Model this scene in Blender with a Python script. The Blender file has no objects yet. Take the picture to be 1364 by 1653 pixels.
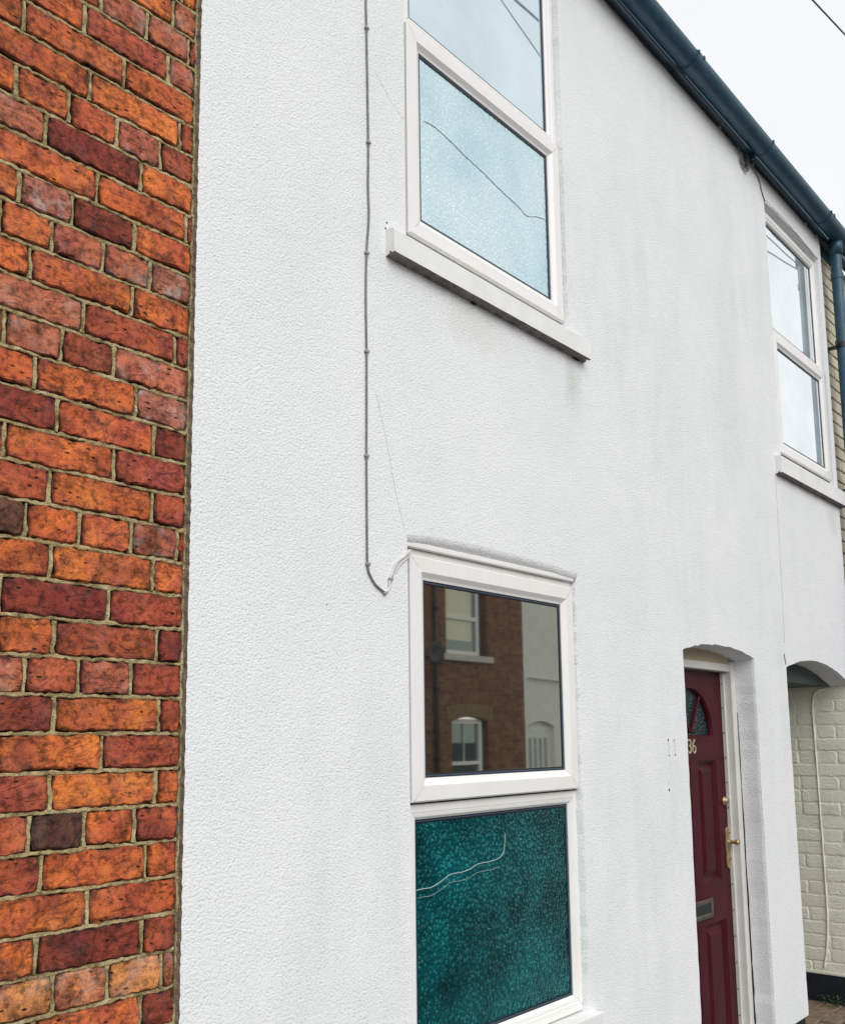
import bpy, bmesh, math, random
from mathutils import Vector, Matrix
from mathutils.geometry import tessellate_polygon
random.seed(7)
S = bpy.context.scene
COL = S.collection

# ------------------------------------------------------------------ camera
CD, CH = 1.8327, 1.55
yaw, pitch, roll = (math.radians(a) for a in (49.951165, 8.206928, -0.688281))
fwd = Vector((math.sin(yaw)*math.cos(pitch), math.cos(yaw)*math.cos(pitch), math.sin(pitch)))
r0 = Vector((math.cos(yaw), -math.sin(yaw), 0)); u0 = r0.cross(fwd)
rt = r0*math.cos(roll) + u0*math.sin(roll); up = -r0*math.sin(roll) + u0*math.cos(roll)
cd = bpy.data.cameras.new('camera'); cam = bpy.data.objects.new('camera', cd); COL.objects.link(cam)
cam.matrix_world = Matrix(((rt.x, up.x, -fwd.x, 0), (rt.y, up.y, -fwd.y, -CD), (rt.z, up.z, -fwd.z, CH), (0, 0, 0, 1)))
cd.sensor_fit = 'HORIZONTAL'; cd.sensor_width = 36; cd.lens = 1587.015/1364*36
cd.shift_x = 0; cd.shift_y = (965-826.5)/1364
cd.clip_start = 0.05; cd.clip_end = 1500
S.camera = cam

# ------------------------------------------------------------------ sky, sun, exposure
SUN_EL, SUN_AZ = 38, 198            # azimuth of the sun seen from above, clockwise from +Y
w = bpy.data.worlds.new('World'); S.world = w; w.use_nodes = True
nt = w.node_tree; nt.nodes.clear()
sky = nt.nodes.new('ShaderNodeTexSky'); sky.sky_type = 'NISHITA'; sky.sun_disc = False
sky.sun_elevation = math.radians(SUN_EL); sky.sun_rotation = math.radians(SUN_AZ)
tc = nt.nodes.new('ShaderNodeTexCoord')
nz = nt.nodes.new('ShaderNodeTexNoise'); nz.inputs['Scale'].default_value = 1.8; nz.inputs['Detail'].default_value = 5
cr = nt.nodes.new('ShaderNodeValToRGB')
cr.color_ramp.elements[0].position = .3; cr.color_ramp.elements[0].color = (7.7, 7.85, 7.95, 1)
cr.color_ramp.elements[1].position = .7; cr.color_ramp.elements[1].color = (8.6, 8.65, 8.65, 1)
mx = nt.nodes.new('ShaderNodeMix'); mx.data_type = 'RGBA'; mx.inputs[0].default_value = .93
bg = nt.nodes.new('ShaderNodeBackground'); bg.inputs['Strength'].default_value = .1
ow = nt.nodes.new('ShaderNodeOutputWorld')
L = nt.links.new
L(tc.outputs['Generated'], nz.inputs['Vector']); L(nz.outputs['Fac'], cr.inputs['Fac'])
L(sky.outputs['Color'], mx.inputs[6]); L(cr.outputs['Color'], mx.inputs[7])
L(mx.outputs[2], bg.inputs['Color']); L(bg.outputs[0], ow.inputs[0])

sl = bpy.data.lights.new('sun', 'SUN'); sl.energy = 1.5; sl.angle = math.radians(45); sl.color = (1, .985, .96)
so = bpy.data.objects.new('sun', sl); COL.objects.link(so)
az, el = math.radians(SUN_AZ), math.radians(SUN_EL)
sd = Vector((math.sin(az)*math.cos(el), math.cos(az)*math.cos(el), math.sin(el)))
so.rotation_euler = sd.to_track_quat('Z', 'Y').to_euler(); so.location = sd*30
S.view_settings.view_transform = 'Standard'; S.view_settings.look = 'None'
S.view_settings.exposure = 0.32; S.view_settings.gamma = 1; S.view_settings.use_curve_mapping = False
S.render.engine = 'CYCLES'
S.cycles.max_bounces = 8; S.cycles.diffuse_bounces = 4; S.cycles.glossy_bounces = 5

# ------------------------------------------------------------------ materials
class N:
    """small node-tree helper"""
    def __init__(s, name):
        s.m = bpy.data.materials.new(name); s.m.use_nodes = True; s.t = s.m.node_tree
        s.b = s.t.nodes['Principled BSDF']; s.out = s.t.nodes['Material Output']
        s.co = s.n('ShaderNodeTexCoord').outputs['Object']
    def n(s, typ, **kw):
        d = s.t.nodes.new(typ)
        for k, v in kw.items(): setattr(d, k, v)
        return d
    def l(s, a, b): s.t.links.new(a, b)
    def geo(s):
        return s.n('ShaderNodeNewGeometry').outputs['Position']
    def map(s, v, scale=(1, 1, 1), loc=(0, 0, 0)):
        d = s.n('ShaderNodeMapping'); d.inputs['Scale'].default_value = scale; d.inputs['Location'].default_value = loc
        s.l(v, d.inputs['Vector']); return d.outputs[0]
    def noise(s, v, scale, detail=4, rough=.55, dist=0):
        d = s.n('ShaderNodeTexNoise'); d.inputs['Scale'].default_value = scale; d.inputs['Detail'].default_value = detail
        d.inputs['Roughness'].default_value = rough; d.inputs['Distortion'].default_value = dist
        s.l(v, d.inputs['Vector']); return d.outputs['Fac']
    def voro(s, v, scale, feature='F1', out='Distance', rnd=1):
        d = s.n('ShaderNodeTexVoronoi'); d.feature = feature; d.inputs['Scale'].default_value = scale
        d.inputs['Randomness'].default_value = rnd
        s.l(v, d.inputs['Vector']); return d.outputs[out]
    def ramp(s, f, *st):
        d = s.n('ShaderNodeValToRGB'); e = d.color_ramp.elements
        while len(e) < len(st): e.new(.5)
        for i, (p, c) in enumerate(st):
            e[i].position = p; e[i].color = (c, c, c, 1) if isinstance(c, (int, float)) else (*c, 1)
        s.l(f, d.inputs['Fac']); return d.outputs['Color']
    def mix(s, f, a, b, mode='MIX'):
        d = s.n('ShaderNodeMix', data_type='RGBA', blend_type=mode)
        for i, x in ((0, f), (6, a), (7, b)):
            if isinstance(x, (int, float)): d.inputs[i].default_value = x if i == 0 else (x, x, x, 1)
            elif isinstance(x, tuple): d.inputs[i].default_value = (*x, 1)
            else: s.l(x, d.inputs[i])
        return d.outputs[2]
    def math(s, op, a, b=0.0):
        d = s.n('ShaderNodeMath', operation=op)
        for i, x in ((0, a), (1, b)):
            if isinstance(x, (int, float)): d.inputs[i].default_value = x
            else: s.l(x, d.inputs[i])
        return d.outputs[0]
    def bump(s, h, strength=.5, dist=.004, prev=None):
        d = s.n('ShaderNodeBump'); d.inputs['Strength'].default_value = strength; d.inputs['Distance'].default_value = dist
        s.l(h, d.inputs['Height'])
        if prev: s.l(prev, d.inputs['Normal'])
        return d.outputs[0]
    def fin(s, color=None, rough=.8, normal=None, metal=0, spec=None):
        b = s.b
        if color is not None:
            if isinstance(color, tuple): b.inputs['Base Color'].default_value = (*color, 1)
            else: s.l(color, b.inputs['Base Color'])
        if isinstance(rough, (int, float)): b.inputs['Roughness'].default_value = rough
        else: s.l(rough, b.inputs['Roughness'])
        if normal: s.l(normal, b.inputs['Normal'])
        b.inputs['Metallic'].default_value = metal
        if spec is not None: b.inputs['Specular IOR Level'].default_value = spec
        return s.m

def plain(name, c, rough=.5, var=.12, scale=14, bump=0, bscale=200, bd=.001, metal=0, spec=None):
    k = N(name); p = k.geo()
    f = k.noise(p, scale, 5)
    lo = tuple(x*(1-var) for x in c); hi = tuple(min(1, x*(1+var)) for x in c)
    col = k.ramp(f, (.3, lo), (.7, hi))
    nrm = k.bump(k.noise(p, bscale, 3), bump, bd) if bump else None
    return k.fin(col, rough, nrm, metal, spec)

# painted roughcast render of the white house
def mat_render():
    k = N('white_roughcast'); p = k.geo()
    g1 = k.noise(p, 172, 2, .6); g2 = k.voro(k.map(p, (1, 1, 1.3)), 128); g3 = k.noise(p, 60, 2)
    h = k.math('ADD', k.math('MULTIPLY', g1, 1.0), k.math('MULTIPLY', g2, -.35))
    h = k.math('ADD', h, k.math('MULTIPLY', g3, .18))
    broad = k.noise(p, 2.2, 4, .6)
    pits = k.ramp(g1, (.30, .78), (.46, 1.0))          # shade of the grain put into the colour of its hollows
    streak = k.noise(k.map(p, (4.5, 1, .9)), 1.7, 6, .68)
    away = k.ramp(k.noise(k.map(p, (1, 1, .6)), .9, 3), (.44, 1.0), (.60, 0.0))
    st = k.ramp(streak, (.34, (.915, .93, .925)), (.60, (1, 1, 1)))
    base = k.ramp(broad, (.3, (.815, .83, .845)), (.7, (.87, .88, .89)))
    col = k.mix(1, base, pits, 'MULTIPLY'); col = k.mix(k.math('SUBTRACT', .85, k.math('MULTIPLY', away, .75)), col, st, 'MULTIPLY')
    for (sx_, sz_, ax, az_, c_) in ((3.075, 2.87, 13, 6.5, (.80, .83, .76)), (2.46, 2.90, 5, 9, (.90, .90, .86)), (6.02, 2.84, 9, 6, (.87, .88, .84)), (4.55, 3.35, 4.5, 1.3, (.93, .95, .945))):
        mp = k.n('ShaderNodeMapping'); mp.inputs['Location'].default_value = (-sx_*ax, 0, -sz_*az_); mp.inputs['Scale'].default_value = (ax, 0, az_); k.l(p, mp.inputs['Vector'])
        ln = k.n('ShaderNodeVectorMath', operation='LENGTH'); k.l(mp.outputs[0], ln.inputs[0])
        dd_ = k.math('ADD', ln.outputs['Value'], k.math('MULTIPLY', k.math('SUBTRACT', k.noise(k.map(p, (9, 1, 2.5)), 1.6, 5, .7), .5), 1.3))
        col = k.mix(1, col, k.ramp(dd_, (.15, c_), (1.0, (1, 1, 1))), 'MULTIPLY')
    spots = k.ramp(k.voro(p, 7.5), (.012, .45), (.03, 1.0))
    keep = k.ramp(k.noise(p, 3.1, 2), (.52, 1.0), (.6, 0.0))
    col = k.mix(keep, k.mix(1, col, spots, 'MULTIPLY'), col)
    nb = k.bump(broad, .25, .03)
    return k.fin(col, .75, k.bump(h, .64, .0044, nb), spec=.25)
M = {}
M['render'] = mat_render()
M['cement'] = plain('bare_cement', (.20, .155, .11), .95, .45, 60, .8, 220, .004)

def mat_brick():
    k = N('old_red_brick')
    oi = k.n('ShaderNodeObjectInfo')
    off = k.n('ShaderNodeVectorMath', operation='MULTIPLY_ADD')
    k.l(k.co, off.inputs[0]); off.inputs[1].default_value = (1, 1, 1)
    cmb = k.n('ShaderNodeCombineXYZ')
    for i in range(3): k.l(k.math('MULTIPLY', oi.outputs['Random'], (37.0, 11.0, 23.0)[i]), cmb.inputs[i])
    k.l(cmb.outputs[0], off.inputs[2]); p = off.outputs[0]
    c = oi.outputs['Color']
    n1 = k.noise(p, 16, 6, .65, .6); n2 = k.noise(p, 60, 5, .7); n3 = k.noise(p, 7, 3, .5)
    hs = k.n('ShaderNodeHueSaturation'); hs.inputs['Hue'].default_value = .485; hs.inputs['Saturation'].default_value = .95; hs.inputs['Value'].default_value = .62
    k.l(c, hs.inputs['Color'])
    col = k.mix(k.ramp(n1, (.38, 0.0), (.66, 1.0)), c, hs.outputs[0])
    hb = k.n('ShaderNodeHueSaturation'); hb.inputs['Hue'].default_value = .508; hb.inputs['Value'].default_value = 1.16
    k.l(col, hb.inputs['Color'])
    col = k.mix(k.ramp(n3, (.48, 0.0), (.7, .8)), col, hb.outputs[0])
    n4 = k.noise(k.map(p, (.45, 1, 1.5)), 48, 5, .7, .8)
    dark = k.mix(1, k.ramp(n2, (.36, .12), (.52, 1.08)), k.ramp(n4, (.34, .16), (.47, 1.05)), 'MULTIPLY')
    col = k.mix(.74, col, dark, 'MULTIPLY')
    # burnt patches and pits
    burn = k.ramp(k.noise(p, 6.5, 6, .72, .9), (.50, 1.0), (.69, .12))
    col = k.mix(.90, col, burn, 'MULTIPLY')
    vor = k.voro(k.map(p, (.6, 1, 1.5)), 46); pit = k.ramp(vor, (.10, .08), (.2, 1.0))
    pk = k.ramp(k.noise(p, 24, 3), (.48, 0.0), (.56, 1.0))
    col = k.mix(pk, col, k.mix(1, col, pit, 'MULTIPLY'))
    wa = k.n('ShaderNodeAttribute'); wa.attribute_name = 'wear'  # brick colour darkens towards the edges of each face
    edge_mask = k.math('ADD', wa.outputs['Fac'], k.math('MULTIPLY', k.math('SUBTRACT', k.noise(p, 34, 5, .7), .5), 2.2))
    col = k.mix(.85, col, k.ramp(edge_mask, (.46, 1.0), (1.0, .18)), 'MULTIPLY')
    col = k.mix(.5, col, k.ramp(k.noise(p, 210, 3, .7), (.3, .62), (.6, 1.15)), 'MULTIPLY')
    # pale bloom where alpha of the object colour is below one
    fl = k.ramp(k.noise(p, 18, 5, .7), (.5, 0.0), (.66, .55))
    fl = k.mix(1, fl, k.math('SUBTRACT', 1.0, oi.outputs['Alpha']), 'MULTIPLY')
    col = k.mix(fl, col, (.62, .52, .47))
    h = k.math('ADD', k.math('MULTIPLY', n1, .8), k.math('MULTIPLY', n2, .5))
    h = k.math('ADD', h, k.math('MULTIPLY', k.mix(pk, (1., 1., 1.), pit), .6))
    return k.fin(col, .82, k.bump(h, .8, .008), spec=.3)
M['brick'] = mat_brick()

def mat_mortar():
    k = N('lime_mortar'); p = k.geo()
    n1 = k.noise(p, 34, 5, .7); n2 = k.noise(p, 190, 3, .7)
    col = k.ramp(n1, (.30, (.16, .115, .055)), (.48, (.46, .36, .18)), (.68, (.72, .60, .36)))
    col = k.mix(.6, col, k.ramp(n2, (.34, .40), (.52, 1.0)), 'MULTIPLY')
    return k.fin(col, .95, k.bump(k.math('ADD', n2, n1), .9, .006), spec=.1)
M['mortar'] = mat_mortar()

def mat_brickwork(name, a, b, mortar, painted=False):
    k = N(name); p = k.geo()
    sx = k.n('ShaderNodeSeparateXYZ'); k.l(p, sx.inputs[0])
    cb = k.n('ShaderNodeCombineXYZ')
    k.l(k.math('ADD', sx.outputs[0], sx.outputs[1]), cb.inputs[0]); k.l(sx.outputs[2], cb.inputs[1])
    t = k.n('ShaderNodeTexBrick'); k.l(cb.outputs[0], t.inputs['Vector'])
    t.inputs['Color1'].default_value = (*a, 1); t.inputs['Color2'].default_value = (*b, 1); t.inputs['Mortar'].default_value = (*mortar, 1)
    t.inputs['Scale'].default_value = 1; t.inputs['Brick Width'].default_value = .235; t.inputs['Row Height'].default_value = .0773
    t.inputs['Mortar Size'].default_value = .006; t.inputs['Mortar Smooth'].default_value = .3; t.inputs['Bias'].default_value = -.1
    n1 = k.noise(p, 9, 6, .7)
    col = k.mix(.8, t.outputs['Color'], k.ramp(n1, (.3, .45), (.65, 1.25)), 'MULTIPLY')
    return k.fin(col, .85, k.bump(t.outputs['Fac'], -.6, .006), spec=.25)
M['brickwork'] = mat_brickwork('red_brickwork', (.42, .13, .055), (.30, .075, .035), (.30, .24, .16))
M['brickwork_far'] = mat_brickwork('brown_brickwork', (.27, .125, .062), (.175, .075, .042), (.20, .155, .11))

def mat_upvc():
    k = N('white_plastic_frame'); p = k.geo()
    f = k.noise(p, 5, 4); f2 = k.noise(k.map(p, (1, 1, .25)), 30, 5, .65)
    col = k.mix(.35, k.ramp(f, (.3, (.83, .82, .79)), (.7, (.87, .865, .85))), k.ramp(f2, (.3, (.93, .92, .89)), (.5, (1, 1, 1))), 'MULTIPLY')
    return k.fin(col, .33, None, spec=.45)
M['upvc'] = mat_upvc()
M['sill'] = plain('white_sill_paint', (.79, .79, .775), .6, .06, 9, .35, 160, .002)
M['sill_shade'] = plain('sill_underside_shade', (.20, .19, .17), .95, .45, 26, .5, 90, .003)  # dark tone for the shade and dirt beneath the sills
M['seal'] = plain('black_rubber_seal', (.008, .010, .014), .45, .2)
M['spacer'] = plain('grey_blue_spacer', (.055, .085, .13), .4, .1)
M['dirt'] = plain('black_grime', (.012, .012, .012), .95, .4)

def mat_glass(name, tint, gloss_tint, fmin, fmax, rough=.01, bump=None, dots=None, rng=(.09, .35)):
    """reflective pane; dark tints for the room behind, pale ones paint in reflected sky"""
    k = N(name); p = k.geo(); t = k.t
    df = k.n('ShaderNodeBsdfDiffuse'); gl = k.n('ShaderNodeBsdfGlossy')
    f = k.noise(p, 3.0, 3)
    k.l(k.ramp(f, (.3, tuple(x*.75 for x in tint)), (.7, tuple(min(1, x*1.2) for x in tint))), df.inputs['Color'])
    if dots:
        dcol = k.ramp(k.voro(p, dots[0]), (.10, dots[1]), (.42, tint)); dcol = k.mix(.5, dcol, k.ramp(k.noise(p, dots[0]*1.4, 2), (.35, .6), (.65, 1.2)), 'MULTIPLY')  # sparkle of the pattern put into the pane colour as pale dots
        dcol = k.mix(1, dcol, k.ramp(k.noise(p, 3.6, 4), (.36, .35), (.66, 1.65)), 'MULTIPLY') if rng[0] > .1 else dcol
        if rng[0] < .1: dcol = k.mix(1, dcol, k.ramp(k.noise(p, 2.6, 3), (.36, (.62, .80, .88)), (.62, (1.12, 1.12, 1.08))), 'MULTIPLY')  # blue shift of the reflected sky put into the colour
        k.l(dcol, df.inputs['Color'])
    gl.inputs['Color'].default_value = (*gloss_tint, 1); gl.inputs['Roughness'].default_value = rough
    fr = k.n('ShaderNodeFresnel'); fr.inputs['IOR'].default_value = 1.9
    fac = k.n('ShaderNodeMapRange'); fac.inputs['From Min'].default_value = rng[0]; fac.inputs['From Max'].default_value = rng[1]
    fac.inputs['To Min'].default_value = fmin; fac.inputs['To Max'].default_value = fmax
    k.l(fr.outputs[0], fac.inputs['Value'])
    ms = k.n('ShaderNodeMixShader')
    k.l(fac.outputs[0], ms.inputs[0]); k.l(df.outputs[0], ms.inputs[1]); k.l(gl.outputs[0], ms.inputs[2])
    if bump:
        h = bump(k, p); k.l(h, gl.inputs['Normal']); k.l(h, df.inputs['Normal'])
    k.l(ms.outputs[0], k.out.inputs['Surface'])
    return k.m
def waves(k, p):        # slight bow of the double glazing
    return k.bump(k.noise(p, 1.3, 1), .03, .02)
def obscure(k, p):      # hammered pattern
    return k.bump(k.voro(p, 82), .75, .008, k.bump(k.noise(p, 26, 3), .5, .012))
def obscure_fine(k, p):
    return k.bump(k.voro(p, 84), .40, .005, k.bump(k.noise(p, 200, 2), .3, .0015))
M['glass'] = mat_glass('clear_pane', (.012, .02, .024), (.98, .98, .88), .52, .85, .022, None)
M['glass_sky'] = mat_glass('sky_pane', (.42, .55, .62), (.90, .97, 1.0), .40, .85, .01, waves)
M['glass_obscure_up'] = mat_glass('patterned_pale_pane', (.44, .62, .68), (.88, .98, 1.0), .32, .74, .10, obscure_fine, (84, (.80, .90, .92)))
M['glass_obscure_low'] = mat_glass('patterned_teal_pane', (.0008, .056, .066), (.46, .98, .96), .03, .44, .12, obscure, (82, (.020, .21, .205)), (.120, .176))
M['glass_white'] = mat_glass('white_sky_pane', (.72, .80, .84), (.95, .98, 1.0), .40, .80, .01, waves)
M['glass_door'] = mat_glass('door_pane', (.012, .03, .035), (.7, .85, .85), .12, .4, .15, obscure)
M['glass_far'] = mat_glass('far_pane', (.012, .04, .045), (.85, .95, .9), .2, .6, .01, None)

def mat_door():
    k = N('maroon_paint'); p = k.geo()
    f = k.noise(p, 6, 4); g = k.noise(k.map(p, (40, 40, 2.5)), 6, 5, .7, .8)
    col = k.mix(.5, k.ramp(f, (.3, (.046, .0040, .009)), (.7, (.072, .0062, .0135))), k.ramp(g, (.35, .7), (.6, 1.1)), 'MULTIPLY')
    return k.fin(col, .42, k.bump(g, .25, .0015), spec=.16)
M['door'] = mat_door()
M['brass'] = plain('worn_brass', (.48, .38, .21), .42, .25, 40, metal=.85)
M['gilt'] = plain('pale_brass_numeral', (.50, .42, .28), .5, .15, 30, metal=.2)
M['bronze'] = plain('dull_bronze', (.13, .11, .085), .5, .2, 30, metal=.5)
M['transom'] = plain('beige_board', (.46, .38, .26), .6, .1, 10)
M['jamb'] = plain('white_gloss_wood', (.66, .65, .62), .45, .07, 8)
def mat_gutter():
    k = N('navy_gutter_plastic'); p = k.geo()
    f = k.noise(p, 8, 5); d = k.noise(k.map(p, (2, 14, 14)), 8, 5, .65)
    col = k.mix(.85, k.ramp(f, (.3, (.014, .068, .112)), (.7, (.030, .098, .150))), k.ramp(d, (.32, .55), (.62, 1.25)), 'MULTIPLY')
    col = k.mix(k.ramp(k.noise(p, 21, 6, .75), (.56, 0.0), (.74, .45)), col, (.10, .14, .14))
    return k.fin(col, .42, None, spec=.5)
M['gutter'] = mat_gutter()
M['fascia'] = plain('dark_fascia_paint', (.012, .065, .115), .5, .25, 10)
M['black'] = plain('black_iron_paint', (.012, .014, .018), .4, .2)
M['plinth'] = plain('black_bitumen_plinth', (.006, .010, .018), .6, .3, 12, .4, 90, .003)
M['cable'] = plain('grey_cable_sheath', (.18, .178, .185), .55, .25, 60)
M['cable_white'] = plain('painted_cable_sheath', (.62, .62, .60), .6, .15, 40)
M['reflected_line'] = plain('pale_reflected_line', (.36, .46, .46), .6, .15, 40)
M['faint'] = plain('faint_grey_line', (.28, .38, .42), .6, .15, 40)
M['clip'] = plain('grey_clip', (.34, .34, .34), .6, .2)
M['wire'] = plain('dark_wire', (.03, .035, .04), .6, .2)
M['fascia_wire'] = plain('blue_grey_wire', (.13, .20, .27), .5, .15)
def mat_cream(name, base, lo):
    k = N(name); p = k.geo()
    f = k.noise(p, 7, 5, .65); g = k.noise(p, 70, 4, .7)
    col = k.mix(.6, k.ramp(f, (.3, lo), (.65, base)), k.ramp(g, (.3, .82), (.5, 1.0)), 'MULTIPLY')
    return k.fin(col, .6, k.bump(k.math('ADD', g, k.math('MULTIPLY', f, .6)), .6, .004), spec=.3)
M['cream'] = mat_cream('cream_brick_paint', (.90, .885, .76), (.80, .785, .66))
M['cream_wall'] = mat_cream('weathered_cream_paint', (.60, .55, .43), (.44, .39, .29))
M['cream_joint'] = plain('dirty_cream_joint', (.16, .13, .09), .9, .5, 40, .5, 150, .003)
M['cream_joint_pale'] = plain('cream_joint', (.42, .40, .31), .85, .2, 40, .5, 150, .003)
M['cream_work'] = mat_brickwork('cream_brickwork', (.60, .56, .45), (.52, .48, .38), (.40, .37, .29))
M['soffit'] = plain('grey_green_board', (.065, .085, .08), .7, .2, 8)
M['slate'] = plain('roof_slate', (.10, .105, .115), .6, .3, 9, .3, 60, .003)
M['asphalt'] = plain('asphalt', (.05, .05, .052), .9, .25, 3, .6, 120, .006)
M['pave'] = plain('concrete_paving', (.15, .145, .14), .85, .2, 5, .3, 120, .003)
M['kerb'] = plain('kerb_stone', (.26, .25, .23), .8, .15, 8, .3, 120, .003)
M['earth'] = plain('earth_joint', (.05, .038, .025), .95, .4, 30, .6, 120, .004)
M['paver'] = plain('brown_paver', (.20, .145, .095), .85, .35, 22, .6, 110, .004)
M['leaf'] = plain('weed_leaf', (.035, .085, .03), .5, .4, 40)
M['stone'] = plain('pale_stone', (.55, .53, .47), .7, .1, 10)
M['arch_brick'] = plain('buff_arch_brick', (.24, .17, .085), .85, .2, 20)
M['render_far'] = plain('grey_white_render', (.78, .78, .73), .8, .06, 5, .3, 60, .005)
M['dish'] = plain('grey_brown_dish', (.07, .065, .06), .6, .1)
M['blind'] = plain('cream_roller_blind', (.80, .80, .62), .8, .05, 5)
M['white_door'] = plain('white_door', (.72, .74, .72), .4, .05)

# ------------------------------------------------------------------ mesh building
WP = {}                                             # world position of every object (no rotations are used on parents)
def empty(name, loc, label=None, cat=None, group=None, kind=None, parent=None):
    o = bpy.data.objects.new(name, None); COL.objects.link(o); o.empty_display_size = .1
    WP[o] = Vector(loc)
    if parent: o.parent = parent; o.location = WP[o]-WP[parent]
    else: o.location = loc
    tag(o, label, cat, group, kind); return o
def tag(o, label=None, cat=None, group=None, kind=None):
    for k, v in (('label', label), ('category', cat), ('group', group), ('kind', kind)):
        if v: o[k] = v
    return o
class MB:
    def __init__(s): s.v, s.f = [], []
    def add(s, vs, fs):
        b = len(s.v); s.v += [Vector(q) for q in vs]; s.f += [tuple(i+b for i in q) for q in fs]; return s
    def box(s, x0, x1, y0, y1, z0, z1):
        return s.add([(x, y, z) for x in (x0, x1) for y in (y0, y1) for z in (z0, z1)],
                     [(0, 1, 3, 2), (4, 6, 7, 5), (0, 4, 5, 1), (2, 3, 7, 6), (0, 2, 6, 4), (1, 5, 7, 3)])
    def tube(s, path, r, n=8, cap=True):
        path = [Vector(q) for q in path]; vs = []; fs = []; ref = None
        for i, q in enumerate(path):
            t = (path[min(i+1, len(path)-1)]-path[max(i-1, 0)]).normalized()
            if ref is None: ref = Vector((0, 0, 1)) if abs(t.z) < .9 else Vector((0, 1, 0))
            a = t.cross(ref).normalized(); b = a.cross(t).normalized(); ref = b
            rr = r[i] if isinstance(r, (list, tuple)) else r
            for k in range(n):
                th = 2*math.pi*k/n; vs.append(q+a*math.cos(th)*rr+b*math.sin(th)*rr)
        for i in range(len(path)-1):
            for k in range(n):
                fs.append((i*n+k, i*n+(k+1) % n, (i+1)*n+(k+1) % n, (i+1)*n+k))
        if cap: fs += [tuple(range(n))[::-1], tuple(range((len(path)-1)*n, len(path)*n))]
        return s.add(vs, fs)
    def loft(s, loops, closed=True, cap0=False, cap1=False):
        n = len(loops[0]); vs = [q for lp in loops for q in lp]; fs = []
        for i in range(len(loops)-1):
            for k in range(n if closed else n-1):
                fs.append((i*n+k, i*n+(k+1) % n, (i+1)*n+(k+1) % n, (i+1)*n+k))
        if cap0: fs.append(tuple(range(n))[::-1])
        if cap1: fs.append(tuple(range((len(loops)-1)*n, len(loops)*n)))
        return s.add(vs, fs)
    def prism(s, poly, y0, y1):                     # polygon in x,z pushed along y
        return s.loft([[(x, y0, z) for x, z in poly], [(x, y1, z) for x, z in poly]], True, True, True)
    def build(s, name, mat, parent=None, bevel=0, smooth=False, **t):
        me = bpy.data.meshes.new(name)
        c = Vector([(min(q[i] for q in s.v)+max(q[i] for q in s.v))/2 for i in range(3)])
        me.from_pydata([q-c for q in s.v], [], s.f); me.materials.append(mat)
        bm = bmesh.new(); bm.from_mesh(me); bmesh.ops.recalc_face_normals(bm, faces=bm.faces); bm.to_mesh(me); bm.free()
        o = bpy.data.objects.new(name, me); COL.objects.link(o); WP[o] = c
        if parent: o.parent = parent; o.location = c-WP[parent]
        else: o.location = c
        if smooth:
            for q in me.polygons: q.use_smooth = True
        if bevel:
            m = o.modifiers.new('bevel', 'BEVEL'); m.width = bevel; m.segments = 2; m.limit_method = 'ANGLE'; m.angle_limit = math.radians(40)
        return tag(o, **t)
def solid(name, mat, parent, *b, bevel=0, **t):
    return MB().box(*b).build(name, mat, parent, bevel, **t)

# ------------------------------------------------------------------ ground
g = MB().add([(-300, -300, -.02), (300, -300, -.02), (300, 300, -.02), (-300, 300, -.02)], [(0, 1, 2, 3)]).build('ground', M['earth'], kind='structure')
MB().add([(-120, -7, -.1+.09), (120, -7, -.01), (120, -2.2, -.01), (-120, -2.2, -.01)], [(0, 1, 2, 3)]).build('road', M['asphalt'], kind='structure')
MB().box(-120, 120, -2.07, -.002, -.3, 0).build('pavement', M['pave'], kind='structure')
MB().box(-120, 120, -8.9, -7.13, -.3, .0).build('far_pavement', M['pave'], kind='structure')
for y0, y1 in ((-2.2, -2.073), (-7.127, -7.0)):
    kb = MB().box(-120, 120, y0, y1, -.3, .006).build('kerb', M['kerb'], bevel=.012, kind='structure')

# ------------------------------------------------------------------ red brick house on the left
EDGE = 1.353
T = .0080                                            # brick face lies this far behind the render
bh = empty('brick_house', (-2, 0, 0), 'red brick terraced house with pale mortar joints, left of the white house', 'house')
PIT, Z0 = .0773, 2.0335
MB().box(-.35, EDGE+.03, T+.0165, .22, .409, 3.735).build('wall', M['earth'], bh)
mo = MB(); rm = random.Random(21)
wl = MB().box(-9, -.352, T+.002, .22, 0, 4.85)
wl.box(-.352, EDGE+.02, T+.002, .219, 0, .408); wl.box(-.352, EDGE+.02, T+.002, .219, 3.736, 4.85)
wl.build('outer_wall', M['brickwork'], bh)
MB().add([(-9, -.06, 4.80), (EDGE, -.06, 4.80), (EDGE, 4, 7.4), (-9, 4, 7.4), (-9, -.06, 4.86), (EDGE, -.06, 4.86), (EDGE, 4, 7.46), (-9, 4, 7.46)],
         [(0, 1, 2, 3), (4, 5, 6, 7), (0, 1, 5, 4), (1, 2, 6, 5), (2, 3, 7, 6), (3, 0, 4, 7)]).build('roof', M['slate'], bh)
HUE = {'o': (.66, .160, .040), 'b': (.74, .190, .042), 'r': (.48, .105, .042), 'd': (.30, .058, .028), 'p': (.58, .170, .082),
       'k': (.150, .060, .035), 'l': (.76, .29, .095), 'w': (.48, .17, .10)}
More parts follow.
